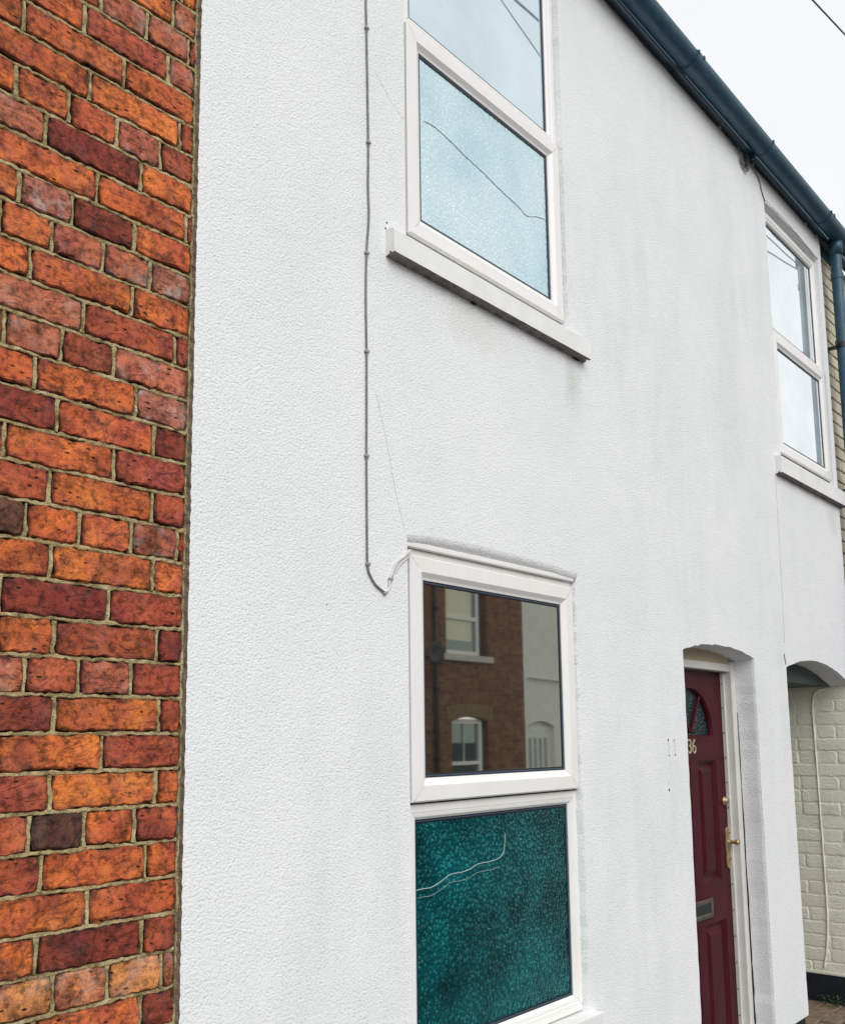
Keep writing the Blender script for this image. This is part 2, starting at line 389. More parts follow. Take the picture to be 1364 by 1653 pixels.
XS = {-23: [1.289], -22: [1.093, 1.217, 1.336], -21: [0.823, 1.055, 1.278], -20: [0.915, 1.16], -19: [0.853, 1.073, 1.316],
 -18: [0.905, 1.026, 1.146, 1.263], -17: [0.976, 1.212], -16: [0.863, 1.102, 1.341], -15: [1.045, 1.199], -14: [0.887, 1.0, 1.122, 1.244],
 -13: [0.955, 1.199], -12: [0.86, 1.08, 1.318], -11: [0.906, 1.033, 1.158], -10: [0.976, 1.217], -9: [1.029, 1.267], -8: [0.918, 1.166],
 -7: [1.019, 1.268], -6: [0.97, 1.091, 1.216, 1.337], -5: [1.029, 1.273], -4: [0.924, 1.164], -3: [1.043, 1.29], -2: [0.983, 1.101, 1.227],
 -1: [1.05, 1.299], 0: [0.933, 1.162], 1: [1.048, 1.296], 2: [1.007, 1.126, 1.245], 3: [1.035, 1.276], 4: [0.931, 1.14], 5: [1.032, 1.271],
 6: [1.072, 1.192, 1.322], 7: [1.034, 1.272]}
CS = {-23: 'op', -22: 'oppr', -21: 'obrp', -20: 'ooo', -19: 'oobr', -18: 'boopr', -17: 'pdo', -16: 'roor', -15: 'wdo', -14: 'boppw',
 -13: 'ooo', -12: 'oprr', -11: 'bprp', -10: 'oow', -9: 'dod', -8: 'rbr', -7: 'ror', -6: 'kobpr', -5: 'obo', -4: 'odr', -3: 'ord',
 -2: 'prpr', -1: 'dor', 0: 'obr', 1: 'rbo', 2: 'rkor', 3: 'roo', 4: 'ooo', 5: 'odr', 6: 'llll', 7: 'ood'}
def brick_shape(x0, x1, z0, z1, rnd, yf, depth=.03, gap=.0045, rag=1.0):
    """worn brick: uneven outline, arris worn back, face slightly out of true"""
    g = gap; x0 += g; x1 -= g; z0 += g*.9; z1 -= g*.9
    w_, h_ = x1-x0, z1-z0
    pts = []; nx = 13 if w_ > .15 else 7
    def j(a=.0022):
        q = rnd.gauss(0, a*.55)*rag
        return max(-.005, min(.005, q))
    c = .003
    for i in range(nx+1): pts.append((x0+c+(w_-2*c)*i/nx, z0+j()))
    for i in range(1, 3): pts.append((x1+j(.0016), z0+h_*i/3))
    for i in range(nx+1): pts.append((x1-c-(w_-2*c)*i/nx, z1+j()))
    for i in range(1, 3): pts.append((x0+j(.0016), z1-h_*i/3))
    cx, cz = (x0+x1)/2, (z0+z1)/2
    tx, tz = rnd.uniform(-.012, .012), rnd.uniform(-.02, .02); oy = rnd.uniform(-.0015, .0015)
    def fy(x, z): return yf+oy+tx*(x-cx)+tz*(z-cz)
    b = .0035
    def rnd_c(x, z):
        ex = (w_/2-abs(x-cx)); ez = (h_/2-abs(z-cz)); r = .010
        if ex < r and ez < r:
            q = (1-ex/r)*(1-ez/r)*.0015*rag
            x -= math.copysign(q, x-cx); z -= math.copysign(q, z-cz)
        return x, z
    pts = [rnd_c(x, z) for x, z in pts]
    inner = [(x-(b+j(.0015)) * (1 if x > cx else -1) * min(1, abs(x-cx)/(w_*.4)), z-(b+j(.0012))*(1 if z > cz else -1)) for x, z in pts]
    loops = [[(x, yf+depth, z) for x, z in pts], [(x, fy(x, z)+.004, z) for x, z in pts], [(x, fy(x, z), z) for x, z in inner]]
    m = MB(); m.loft(loops); n = len(pts); base = 2*n
    m.add([(cx, fy(cx, cz)-.0004, cz)], []); ci = len(m.v)-1
    mid = [(cx+(x-cx)*(1-.022/(w_/2)), cz+(z-cz)*.52) for x, z in inner]
    m.v.pop(); base3 = len(m.v)
    m.v += [Vector((x, fy(x, z)-.0003+j(.0006), z)) for x, z in mid]
    m.v.append(Vector((cx, fy(cx, cz)-.0004, cz))); ci = len(m.v)-1
    m.f += [(base+i, base+(i+1) % n, base3+(i+1) % n, base3+i) for i in range(n)]
    m.f += [(base3+i, base3+(i+1) % n, ci) for i in range(n)]
    m.wear = [1.0]*(2*n)+[.62]*n+[.0]*(n+1)  # edge tone: darkens the brick colour towards the edges of the face
    return m
rb = random.Random(3)
for k in range(-22, 21):
    z1 = Z0-PIT*k; z0 = z1-PIT
    inside = k-6 in XS                               # table is counted from the course at eye level
    xs = [q*(CD+T)/(CD+.022) for q in XS.get(k-6, [])]
    cs = CS.get(k-6, '')
    # the table row index counts from the reference course
    if not xs:
        x = EDGE-.05-rb.uniform(0, .15)*(k % 2); xs = []
        while x > .75: xs.insert(0, x); x -= .243 if k % 3 else .122
        cs = ''.join(rb.choice('oobrpd') for _ in range(len(xs)+1))
    first = xs[0]; left = [first]
    while left[0] > .1: left.insert(0, left[0]-(.243 if (k % 3 or rb.random() < .3) else .122))
    extra = len(left)-1
    cs = ''.join(rb.choice('oobrp') for _ in range(extra-1)) + cs if extra > 0 else cs
    bounds = left+xs[1:]+[EDGE-.005]
    if extra == 0: bounds = [first-.24]+bounds
    def ribbon(path, half, yf):                     # weathered pointing: a rough bead that leaves gaps beside the bricks
        lps = []; w0, w1, ff = rm.uniform(0, 6), rm.uniform(0, 6), rm.uniform(0, 6)
        for i_, ((x, z), (ux, uz)) in enumerate(path):
            h0 = half+.0011*math.sin(i_*.45+w0)+rm.gauss(0, .0010); h1 = half+.0011*math.sin(i_*.37+w1)+rm.gauss(0, .0010); f = yf+.0014*math.sin(i_*.3+ff)+rm.gauss(0, .0010)
            lps.append([(x-ux*h0, T+.018, z-uz*h0), (x-ux*h0, f+.0016, z-uz*h0), (x-ux*h0*.55, f, z-uz*h0*.55), (x+ux*h1*.55, f, z+uz*h1*.55), (x+ux*h1, f+.0016, z+uz*h1), (x+ux*h1, T+.018, z+uz*h1)])
        mo.loft(lps, False)
    nb_ = int((EDGE-.004-max(bounds[0], .05))/.010)
    xb0 = max(bounds[0], .05)
    ribbon([((xb0+(EDGE-.009-xb0)*i/nb_, z1+rm.gauss(0, .0006)), (0, 1)) for i in range(nb_+1)], .0042, T+.0040)
    ribbon([((EDGE-.0035+rm.gauss(0, .0008), z0+PIT*i/6), (1, 0)) for i in range(7)], .0030, T+.0040)
    for xb in bounds[1:-1]:
        ribbon([((xb+rm.gauss(0, .0006), z0+.004+(PIT-.008)*i/5), (1, 0)) for i in range(6)], .0043, T+.0040)
    names = cs[-(len(bounds)-1):].rjust(len(bounds)-1, 'o')
    for i in range(len(bounds)-1):
        if bounds[i+1]-bounds[i] < .012: continue
        bs = brick_shape(bounds[i], bounds[i+1], z0, z1, rb, T, gap=.0051, rag=1.5); edge_tone_ = bs.wear
        o = bs.build('brick', M['brick'], bh)
        c = HUE[names[i]]; v = rb.uniform(.9, 1.1)
        at_ = o.data.attributes.new('wear', 'FLOAT', 'POINT'); at_.data.foreach_set('value', edge_tone_)  # edge tone of each brick face
        o.color = (c[0]*v, c[1]*v*rb.uniform(.93, 1.07), c[2]*v, .0 if names[i] == 'w' else (.55 if names[i] in 'pl' else .92))

mo.build('mortar', M['mortar'], bh)

# ------------------------------------------------------------------ white house
wh = empty('white_house', (3.7, 0, 0), 'white roughcast terraced house with plastic windows and a maroon front door', 'house')
XR = 6.165; ZB, ZT = .185, 4.685
U_X0, U_X1 = 2.125, 3.045; F_X0, F_X1 = 5.215, 6.10; L_X0, L_X1 = 2.118, 3.035
D_X0, D_X1 = 3.892, 4.665; P_X0, P_X1 = 5.09, 6.14
rj = random.Random(11)
def jl(pts, a=.0035):                                # uneven hand-finished edge
    return [(x+rj.uniform(-a, a), z+rj.uniform(-a, a)) for x, z in pts]
def seg(p, q, n): return [(p[0]+(q[0]-p[0])*i/n, p[1]+(q[1]-p[1])*i/n) for i in range(n)]
def door_arch(x): return 1.917+.041*(1-((x-(D_X0+D_X1)/2)/((D_X1-D_X0)/2))**2)
def pass_arch(x):
    a, b, c = (5.09, 1.895), (5.52, 1.952), (6.14, 1.835)
    l = 0
    for p, q, r in ((a, b, c), (b, a, c), (c, a, b)): l += p[1]*(x-q[0])*(x-r[0])/((p[0]-q[0])*(p[0]-r[0]))
    return l
def head(x0, x1, z, rise):
    n = 22; return [(x0+(x1-x0)*i/n, z+rise*(1-((2*i/n)-1)**2)) for i in range(n+1)]
# openings as loops (clockwise or not does not matter to the tessellator)
low_out = jl([(x, z+.010*math.sin(math.pi*min(1, max(0, (x-L_X0)/.9))**.7)) for x, z in head(L_X0-.004, L_X1+.026, 2.142, .006)], .0014)+jl(seg((L_X1+.006, 2.12), (L_X1+.006, .55), 40), .0022)+seg((L_X1+.006, .55), (L_X0-.002, .55), 6)+seg((L_X0-.002, .55), (L_X0-.002, 2.10), 12)
up_out = jl(head(U_X0-.004, U_X1+.022, 4.525, .012), .0012)+jl(seg((U_X1+.008, 4.50), (U_X1+.008, 3.03), 40), .0022)+seg((U_X1+.008, 3.03), (U_X0-.002, 3.03), 6)+seg((U_X0-.002, 3.03), (U_X0-.002, 4.50), 10)
far_out = jl(head(F_X0-.004, F_X1+.01, 4.535, .014), .003)+seg((F_X1+.004, 4.51), (F_X1+.004, 3.03), 20)+seg((F_X1+.004, 3.03), (F_X0, 3.03), 4)+jl(seg((F_X0, 3.03), (F_X0, 4.51), 30), .003)
na = 26
door_path = jl(seg((D_X0, ZB), (D_X0, 1.917), 40), .0022)+jl([(D_X0+(D_X1-D_X0)*i/na, door_arch(D_X0+(D_X1-D_X0)*i/na)) for i in range(na)], .0028)+jl(seg((D_X1, 1.917), (D_X1, ZB), 40), .0022)+[(D_X1, ZB)]
pass_path = jl(seg((P_X0, ZB), (P_X0, 1.895), 50), .0025)+jl([(P_X0+(P_X1-P_X0)*i/na, pass_arch(P_X0+(P_X1-P_X0)*i/na)) for i in range(na)], .0028)+seg((P_X1, 1.835), (P_X1, ZB), 12)+[(P_X1, ZB)]
edge_l = jl(seg((EDGE, ZT), (EDGE, ZB), 420), .0016)
edge_t = jl(seg((XR, ZT), (EDGE, ZT), 220), .0035)
outline = edge_l+[(EDGE, ZB)]+door_path+pass_path+[(XR, ZB)]+seg((XR, ZB), (XR, ZT), 30)[1:]+edge_t
loops = [outline, low_out, up_out, far_out]
wm = MB()
tri = tessellate_polygon([[Vector((x, z, 0)) for x, z in lp] for lp in loops])
allp = [q for lp in loops for q in lp]
wm.add([(x, 0, z) for x, z in allp], [tuple(t) for t in tri])
def skirt(path, prof, closed=False):
    """run a reveal from the wall face inwards; prof = [(y, pull-in x, pull-in z-top)...]"""
    cx = (min(p[0] for p in path)+max(p[0] for p in path))/2; zt = max(p[1] for p in path); hw = max(p[0] for p in path)-cx
    lps = []
    for y, dx, dz in prof:
        lp = []
        for x, z in path:
            s_ = max(-1, min(1, (x-cx)/hw*1.02)); e = 1 if abs(s_) > .93 else 0
            top = max(0, min(1, (z-(zt-.12))/.05))
            lp.append((x-math.copysign(dx, s_)*e*(1-0*top), y, z-dz*top))
        lps.append(lp)
    wm.loft(lps, closed)
skirt(low_out, [(0, 0, 0), (.0006, .0006, .004), (.0018, .0014, .009), (.004, .0025, .0145), (.0075, .004, .020), (.0125, .0055, .0255), (.019, .0068, .0305), (.027, .0076, .0345), (.08, .008, .036)], True)
skirt(up_out, [(0, 0, 0), (.002, .0005, .0006), (.005, .0015, .002), (.009, .003, .0045), (.014, .005, .008), (.02, .006, .012), (.03, .0075, .02), (.08, .008, .021)], True)
skirt(far_out, [(0, 0, 0), (.006, .001, .004), (.016, .002, .01), (.03, .003, .018), (.08, .003, .019)], True)
skirt(door_path, [(0, 0, 0), (.004, .001, .001), (.012, .003, .004), (.10, .004, .008), (.19, .004, .008)])
skirt([q for q in pass_path if q[1] > 1.82 or q[0] < 5.5], [(0, 0, 0), (.003, 0, .001), (.007, 0, .0025), (.013, 0, .0045), (.02, 0, .006), (.115, 0, .010), (.118, 0, .010)])
wm.loft([[(x, 0, z) for x, z in [(XR, ZB), (XR, ZT)]], [(x, .03, z) for x, z in [(XR, ZB), (XR, ZT)]]], False)
wm.loft([[(x, 0, z) for x, z in seg((EDGE, ZB), (D_X0, ZB), 4)+[(D_X0, ZB)]], [(x, .05, z) for x, z in seg((EDGE, ZB), (D_X0, ZB), 4)+[(D_X0, ZB)]]], False)
wm.loft([[(D_X1, 0, ZB), (P_X0, 0, ZB)], [(D_X1, .05, ZB), (P_X0, .05, ZB)]], False)
wm.build('wall', M['render'], wh, smooth=False)
# raw cement showing on the thickness of the render, beside the bricks
er = MB(); er.loft([[(x+.0005, 0.0004, z) for x, z in edge_l], [(x+.0005+rj.uniform(-.0015, .0005), .004, z) for x, z in edge_l], [(x-.0005-abs(rj.gauss(0, .0012)), .010, z) for x, z in edge_l], [(x-.003-abs(rj.gauss(0, .002)), .0165, z) for x, z in edge_l]], False)
er.build('render_edge', M['cement'], wh, label='raw cement edge of the white render')
# plinth and core
solid('plinth', M['plinth'], wh, EDGE+.002, D_X0, .014, .05, -.05, ZB-.002)
solid('plinth', M['plinth'], wh, D_X1, P_X0-.012, .014, .05, -.05, ZB-.002)
solid('passage_side_wall', M['cream'], wh, P_X0-.2, P_X0-.006, .12, 5.2, -.05, 1.838)
solid('step', M['stone'], wh, D_X0+.004, D_X1-.004, .02, .3, -.05, .10, bevel=.006)
solid('passage_ceiling', M['soffit'], wh, P_X0-.1, P_X1+.2, .122, 5.2, 1.839, 1.99)
# roof, fascia
MB().add([(EDGE, -.045, 4.83), (6.5, -.045, 4.83), (6.5, 4, 7.45), (EDGE, 4, 7.45), (EDGE, -.045, 4.87), (6.5, -.045, 4.87), (6.5, 4, 7.49), (EDGE, 4, 7.49)],
         [(0, 1, 2, 3), (4, 5, 6, 7), (0, 1, 5, 4), (1, 2, 6, 5), (2, 3, 7, 6), (3, 0, 4, 7)]).build('roof', M['slate'], wh)
solid('fascia_board', M['fascia'], wh, EDGE, XR+.33, -.012, .02, ZT+.002, 4.825)
solid('upper_block', M['fascia'], wh, EDGE, XR+.33, .025, .2, ZT-.06, 4.82)

# --- windows
def ring(m, x0, x1, z0, z1, prof, gap=.0007):
    """four mitred members; prof = [(inset, y)...] from outside back to inside back"""
    for side in range(4):
        lp = []
        for ins, y in prof:
            a, b, c, d = x0+ins, x1-ins, z0+ins, z1-ins
            e = {0: ((a+gap, c), (b-gap, c)), 1: ((b, c+gap), (b, d-gap)), 2: ((b-gap, d), (a+gap, d)), 3: ((a, d-gap), (a, c+gap))}[side]
            lp.append([(e[0][0], y, e[0][1]), (e[1][0], y, e[1][1])])
        m.loft(lp, False)
def pane_set(win, x0, x1, z0, z1, yg, mat, plabel=None):
    """glass with its black seal and spacer, x0..z1 is the visible hole"""
    e = .004
    p = MB().add([(x0-e, yg, z0-e), (x1+e, yg, z0-e), (x1+e, yg, z1+e), (x0-e, yg, z1+e), (x0-e, yg+.024, z0-e), (x1+e, yg+.024, z0-e), (x1+e, yg+.024, z1+e), (x0-e, yg+.024, z1+e)],
                 [(0, 1, 2, 3), (4, 5, 6, 7), (0, 1, 5, 4), (1, 2, 6, 5), (2, 3, 7, 6), (3, 0, 4, 7)]).build('pane', mat, win, label=plabel)
    m = MB(); ring(m, x0-.004, x1+.004, z0-.004, z1+.004, [(0, yg-.0005), (0, yg-.003), (.0155, yg-.0015), (.0160, yg-.0003)], 0)
    m.build('glazing_seal', M['seal'], win)
    m = MB(); ring(m, x0+.0035, x1-.0035, z0+.0035, z1-.0035, [(0, yg-.0020), (.0006, yg-.0036), (.0036, yg-.0034), (.0042, yg-.0014)], 0)
    m.build('spacer_bar', M['spacer'], win)
    return p
def window(name_label, x0, x1, z0, z1, zsplit, opening, mats):
    """x0..x1, z0..z1: outer frame. opening: 'top' or 'bottom' light is the projecting casement"""
    win = empty('window', ((x0+x1)/2, .03, z0), name_label, parent=wh)
    m = MB(); yf = .026
    ring(m, x0, x1, z0, z1, [(0, .085), (0, yf+.003), (.003, yf), (.030, yf), (.034, yf+.003), (.034, .085)])
    m.build('frame', M['upvc'], win)
    MB().box(x0+.034, x1-.034, yf+.001, .08, zsplit-.030, zsplit+.030).build('transom', M['upvc'], win, bevel=.002)
    if opening == 'top': sa, sb, fa, fb = zsplit, z1-.022, z0+.034, zsplit-.030
    else: sa, sb, fa, fb = z0+.050, zsplit, zsplit+.030, z1-.034
    # casement
    sx0, sx1 = x0+.014, x1-.020
    m = MB(); ys = .007
    ring(m, sx0, sx1, sa, sb, [(0, yf-.0005), (0, ys+.005), (.0045, ys), (.046, ys), (.060, ys+.010), (.0675, ys+.0125), (.0675, ys+.030)])
    m.build('casement', M['upvc'], win)
    m = MB(); ring(m, sx0-.006, sx1+.004, sa-.006, sb+.004, [(0, yf-.001), (.001, yf-.0035), (.010, yf-.0035), (.012, yf-.001)], 0)
    m.build('weather_seal', M['seal'], win)
    yg = ys+.0185
    pane_set(win, sx0+.0675, sx1-.0675, sa+.0675, sb-.0675, yg, mats[0])
    # fixed light bead
    m = MB(); bx0, bx1 = x0+.034, x1-.034
    ring(m, bx0, bx1, fa, fb, [(0, yf+.004), (.002, yf+.002), (.012, yf+.004), (.020, yf+.012), (.020, yf+.030)])
    m.build('glazing_bead', M['upvc'], win)
    pane_set(win, bx0+.020, bx1-.020, fa+.020, fb-.020, yf+.018, mats[1])
    return win
wl_ = window('lower window, clear top pane above a dark teal patterned pane', L_X0+.006, 3.050, .63, 2.108, 1.372, 'top', (M['glass'], M['glass_obscure_low']))
wu_ = window('upper window nearest the bricks, with pale patterned lower pane', U_X0+.008, 3.058, 3.045, 4.505, 3.812, 'bottom', (M['glass_obscure_up'], M['glass_sky']))
wf_ = window('upper window beside the downpipe', F_X0+.012, 6.108, 3.03, 4.515, 3.775, 'bottom', (M['glass_white'], M['glass_white']))
# moulding above the lower window
MB().prism([(L_X0+.006, 2.109), (3.045, 2.109), (3.045, 2.126), (L_X0+.006, 2.126)], .010, .08).build('head_trim', M['upvc'], wl_, bevel=.003)
# wavy reflection on the teal pane modelled as tubes, doubled as in double glazing
yv = .026+.018-.0018
wav = [(2.205, 1.125), (2.233, 1.126), (2.275, 1.126), (2.318, 1.137), (2.362, 1.152), (2.417, 1.153), (2.46, 1.158), (2.501, 1.169), (2.566, 1.17), (2.61, 1.176), (2.634, 1.19), (2.641, 1.21), (2.645, 1.235), (2.646, 1.25)]
def smooth_path(p, n=5):
    out = []
    for i in range(len(p)-1):
        p0, p1, p2, p3 = (Vector(p[max(0, i-1)]), Vector(p[i]), Vector(p[i+1]), Vector(p[min(len(p)-1, i+2)]))
        for k in range(n):
            t = k/n; out.append(.5*((2*p1)+(-p0+p2)*t+(2*p0-5*p1+4*p2-p3)*t*t+(-p0+3*p1-3*p2+p3)*t**3))
    out.append(Vector(p[-1])); return out
MB().tube(smooth_path([(x-.02, yv, z) for x, z in wav]), .0014, 6).build('reflected_line', M['reflected_line'], wl_, smooth=True, label='thin pale wavy line added as a reflection across the teal pane')
MB().tube(smooth_path([(x-.02, yv+.0004, z-.022-.01*(x-2.2)) for x, z in wav[:10]]), .0007, 5).build('reflected_line', M['faint'], wl_, smooth=True, label='fainter second reflection line added below the pale one')
MB().tube(smooth_path([(5.40, .043, 3.215), (5.65, .043, 3.238), (5.76, .043, 3.268), (5.84, .043, 3.312), (5.92, .043, 3.325)]), .0026, 5).build('reflected_line', M['faint'], wf_, smooth=True)  # small wavy reflection added as a tube on the far pane
ypn = .0255-.0012
WAVY = [(685, 195), (700, 203), (722, 222), (750, 250), (780, 278), (808, 306), (836, 332), (851, 348), (866, 349), (880, 354)]
def pane_point(px, py, y):                          # where the line of sight through a picture point meets the pane
    d = fwd*1587.015+rt*(px-682)-up*(py-965); t = (y+CD)/d.y
    return (d.x*t, y, CH+d.z*t)
MB().tube(smooth_path([pane_point(a, b, ypn) for a, b in WAVY]), .0009, 6).build('reflected_line', M['faint'], wu_, smooth=True, label='thin dark wavy line added as a reflection across the pale patterned pane')  # stands in for a wire's reflection, modelled on the glass
# sills
def sill(x0, x1, z0, z1, label):
    pr = [(.08, z1+.012), (-.030, z1+.002), (-.034, z1-.002), (-.036, z0), (-.024, z0-.001), (-.023, z0+.005), (-.015, z0+.005), (-.014, z0-.001), (.0, z0-.006), (.08, z0-.006)]
    n = 30; lps = []
    for i in range(n+1):
        x = x0+(x1-x0)*i/n; e = rj.uniform(-.0012, .0012)
        lps.append([(x, y+(e if y < 0 else 0), z+(e if y < 0 else 0)) for y, z in pr])
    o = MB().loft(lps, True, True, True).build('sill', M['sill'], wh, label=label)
    o.data.materials.append(M['sill_shade'])  # shade and dirt under the sill put into the colour of its lower faces
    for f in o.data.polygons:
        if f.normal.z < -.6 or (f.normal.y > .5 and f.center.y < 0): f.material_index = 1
    return o
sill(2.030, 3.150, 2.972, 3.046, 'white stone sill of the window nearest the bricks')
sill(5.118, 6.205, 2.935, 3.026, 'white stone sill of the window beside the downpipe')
MB().box(L_X0-.02, 3.075, -.03, .08, .545, .625).build('sill', M['sill'], wh, bevel=.004, label='white sill of the ground floor window')
# grime pockets beneath the upper sill
for xx, ll in ((2.44, .03), (3.07, .05)):
    MB().tube([(xx, -.003, 2.966), (xx+ll*.5, -.004, 2.965), (xx+ll, -.003, 2.966)], [.002, .004, .0015], 6).build('grime_patch', M['dirt'], wh)

# --- front door
dr = empty('door', (4.277, .15, .1), 'maroon panelled front door numbered 36', parent=wh)
DL, DRt = 3.942, 4.612; DB, DT = .11, 1.853; DY = .150; DC = 4.268
def arc(cx, cz, r, a0, a1, n): return [(cx+r*math.cos(math.radians(a0+(a1-a0)*i/n)), cz+r*math.sin(math.radians(a0+(a1-a0)*i/n))) for i in range(n+1)]
FR, FZ = .222, 1.548
fan = arc(DC, FZ, FR, 0, 180, 24)
panels = [(4.305, 4.508, .888, 1.435), (4.028, 4.231, .888, 1.435), (4.305, 4.530, .19, .708), (4.006, 4.231, .19, .708)]
outer = [(DL, DB), (DRt, DB), (DRt, DT), (DL, DT)]
plp = [[(a, c), (b, c), (b, d), (a, d)] for a, b, c, d in panels]
lps = [outer, fan]+plp
dm = MB(); tr = tessellate_polygon([[Vector((x, z, 0)) for x, z in lp] for lp in lps])
ap = [q for lp in lps for q in lp]
dm.add([(x, DY, z) for x, z in ap], [tuple(t) for t in tr])
dm.loft([[(x, DY, z) for x, z in outer], [(x, DY+.045, z) for x, z in outer]])
dm.loft([[(x, DY, z) for x, z in fan], [(DC+(x-DC)*.95, DY+.012, FZ+.006+(z-FZ)*.95) for x, z in fan], [(DC+(x-DC)*.95, DY+.03, FZ+.006+(z-FZ)*.95) for x, z in fan]])
dm.build('door_leaf', M['door'], dr)
for a, b, c, d in panels:
    m = MB(); lp = []
    for ins, y in ((0, DY), (.004, DY+.004), (.018, DY+.016), (.022, DY+.018), (.024, DY+.018), (.052, DY+.006), (.054, DY+.005)):
        lp.append([(a+ins, y, c+ins), (b-ins, y, c+ins), (b-ins, y, d-ins), (a+ins, y, d-ins)])
    m.loft(lp, True, False, True).build('door_panel', M['door'], dr)
pn = MB().add([(DC+(x-DC)*.97, DY+.022, FZ+.003+(z-FZ)*.97) for x, z in fan], [tuple(range(len(fan)))]).build('fanlight_pane', M['glass_door'], dr)
for an in (0, 60, 120, 180):
    if an in (0, 180): continue
    a = math.radians(an); p0 = Vector((DC+.015*math.cos(a), DY+.006, FZ+.02*math.sin(a))); p1 = Vector((DC+FR*.97*math.cos(a), DY+.006, FZ+FR*.97*math.sin(a)))
    d = (p1-p0).normalized(); nrm = Vector((-d.z, 0, d.x))*.008
    MB().loft([[p0+nrm, p0-nrm, p0-nrm+Vector((0, .022, 0)), p0+nrm+Vector((0, .022, 0))], [p1+nrm, p1-nrm, p1-nrm+Vector((0, .022, 0)), p1+nrm+Vector((0, .022, 0))]], True, True, True).build('glazing_bar', M['door'], dr, bevel=.003)
# number 36
fc = bpy.data.curves.new('house_number', 'FONT'); fc.body = '36'; fc.size = .094; fc.extrude = .002; fc.align_x = 'CENTER'; fc.space_character = .95
fo = bpy.data.objects.new('tmp', fc); COL.objects.link(fo); bpy.context.view_layer.update()
me = bpy.data.meshes.new_from_object(fo.evaluated_get(bpy.context.evaluated_depsgraph_get())); bpy.data.objects.remove(fo)
me.name = 'house_number'; me.materials.clear(); me.materials.append(M['gilt'])
for v_ in me.vertices:
    v_.co = Vector((v_.co.x*.98, v_.co.y, v_.co.z))
no = bpy.data.objects.new('house_number', me); COL.objects.link(no); no.parent = dr
no.rotation_euler = (math.radians(90), 0, 0); no.location = Vector((4.245, DY-.0035, 1.472))-WP[dr]; tag(no, 'pale brass number 36')
# furniture
def lathe(m, cx, cz, prof, n=16):                    # turned about the y axis
    m.loft([[(cx+r*math.cos(2*math.pi*k/n), y, cz+r*math.sin(2*math.pi*k/n)) for k in range(n)] for y, r in prof], True, True, True); return m
lathe(MB(), 4.567, 1.243, [(DY, .021), (DY-.006, .021), (DY-.010, .017), (DY-.020, .015), (DY-.024, .012)]).build('door_lock', M['brass'], dr, smooth=True)
hp = MB(); hp.prism([(4.556, .945), (4.562, .934), (4.578, .928), (4.592, .934), (4.597, .945), (4.597, 1.105), (4.590, 1.117), (4.578, 1.122), (4.564, 1.117), (4.556, 1.105)], DY-.009, DY)
hp = hp.build('handle_plate', M['brass'], dr, bevel=.002)
lathe(MB(), 4.578, 1.052, [(DY-.009, .013), (DY-.012, .009), (DY-.044, .008), (DY-.046, .0125), (DY-.056, .0135), (DY-.062, .010)]).build('door_handle', M['brass'], dr, smooth=True)
lathe(MB(), 4.577, .968, [(DY-.009, .0045), (DY-.0095, .0045)]).build('keyhole', M['black'], dr)
lb = MB(); ring(lb, 4.135, 4.380, .738, .820, [(0, DY), (0, DY-.006), (.003, DY-.008), (.016, DY-.008), (.020, DY-.004), (.020, DY)], 0)
lb.build('letterbox_frame', M['bronze'], dr)
MB().box(4.155, 4.360, DY-.003, DY+.001, .758, .800).build('letterbox_flap', M['black'], dr, bevel=.002)
# door frame
for nm, b in (('door_jamb', (4.612+.002, D_X1-.003, .098, .2, .1, 1.905)), ('door_jamb', (D_X0+.004, 3.940, .098, .2, .1, 1.905))):
    MB().box(*b).build(nm, M['jamb'], wh, bevel=.004)
MB().box(3.942, 4.612, .1005, .2, 1.856, 1.893).build('door_head', M['jamb'], wh, bevel=.004)
MB().box(3.942, 4.612, .106, .2, 1.8935, 1.99).build('transom_board', M['transom'], wh)
MB().box(4.595, 4.613, .130, .149, .1, 1.854).build('door_stop', M['jamb'], wh, bevel=.002)
nz_ = 1.80
while nz_ > .15:
    MB().tube([(4.5945, .1395, nz_), (4.591, .1395, nz_)], .0028, 6).build('nail_head', M['dirt'], wh); nz_ -= .118
# open crack between jamb and render
ck = MB(); pts = []; z = 1.66
while z > .16:
    pts.append((D_X1-.0045+rj.uniform(-.001, .001), .0955, z)); z -= .03
ck.tube(pts, [.0012+.0035*min(1, (1.66-p[2])/1.2)*(.55+.6*rj.random()) for p in pts], 6).build('crack', M['dirt'], wh, label='dark crack between door frame and reveal')
# cracks in the render
def hair(path, r, name='crack', mat='dirt'):
    q = []
    for i in range(len(path)-1):
        a, b = Vector(path[i]), Vector(path[i+1]); n = max(2, int((b-a).length/.02))
        for k in range(n): q.append(a.lerp(b, k/n)+Vector((rj.uniform(-.0016, .0016), 0, rj.uniform(-.0016, .0016))))
    q.append(Vector(path[-1]))
    return MB().tube([(v.x, v.y-.0002, v.z) for v in q], [r*rj.uniform(.5, 1.25) for _ in q], 5).build(name, M[mat], wh)
hair([(5.112, 0, 2.93), (5.108, 0, 2.6), (5.098, 0, 2.25), (5.088, 0, 2.02)], .0009, mat='clip')
hair([(5.068, 0, 1.965), (5.086, 0, 1.91)], .0028)
hair([(5.165, 0, 4.60), (5.225, 0, 4.53)], .0025)
hair([(5.235, 0, 4.548), (5.5, 0, 4.556), (5.8, 0, 4.548), (6.02, 0, 4.51)], .0022, mat='clip')
hair([(1.985, 0, 2.53), (2.03, 0, 2.395), (2.068, 0, 2.247), (2.105, 0, 2.15)], .0005, mat='clip')
hair([(1.99, 0, 3.54), (2.06, 0, 3.48), (2.12, 0, 3.45)], .0004, mat='clip')
hair([(3.06, 0, 3.055), (3.085, 0, 3.035)], .0016, mat='cable')
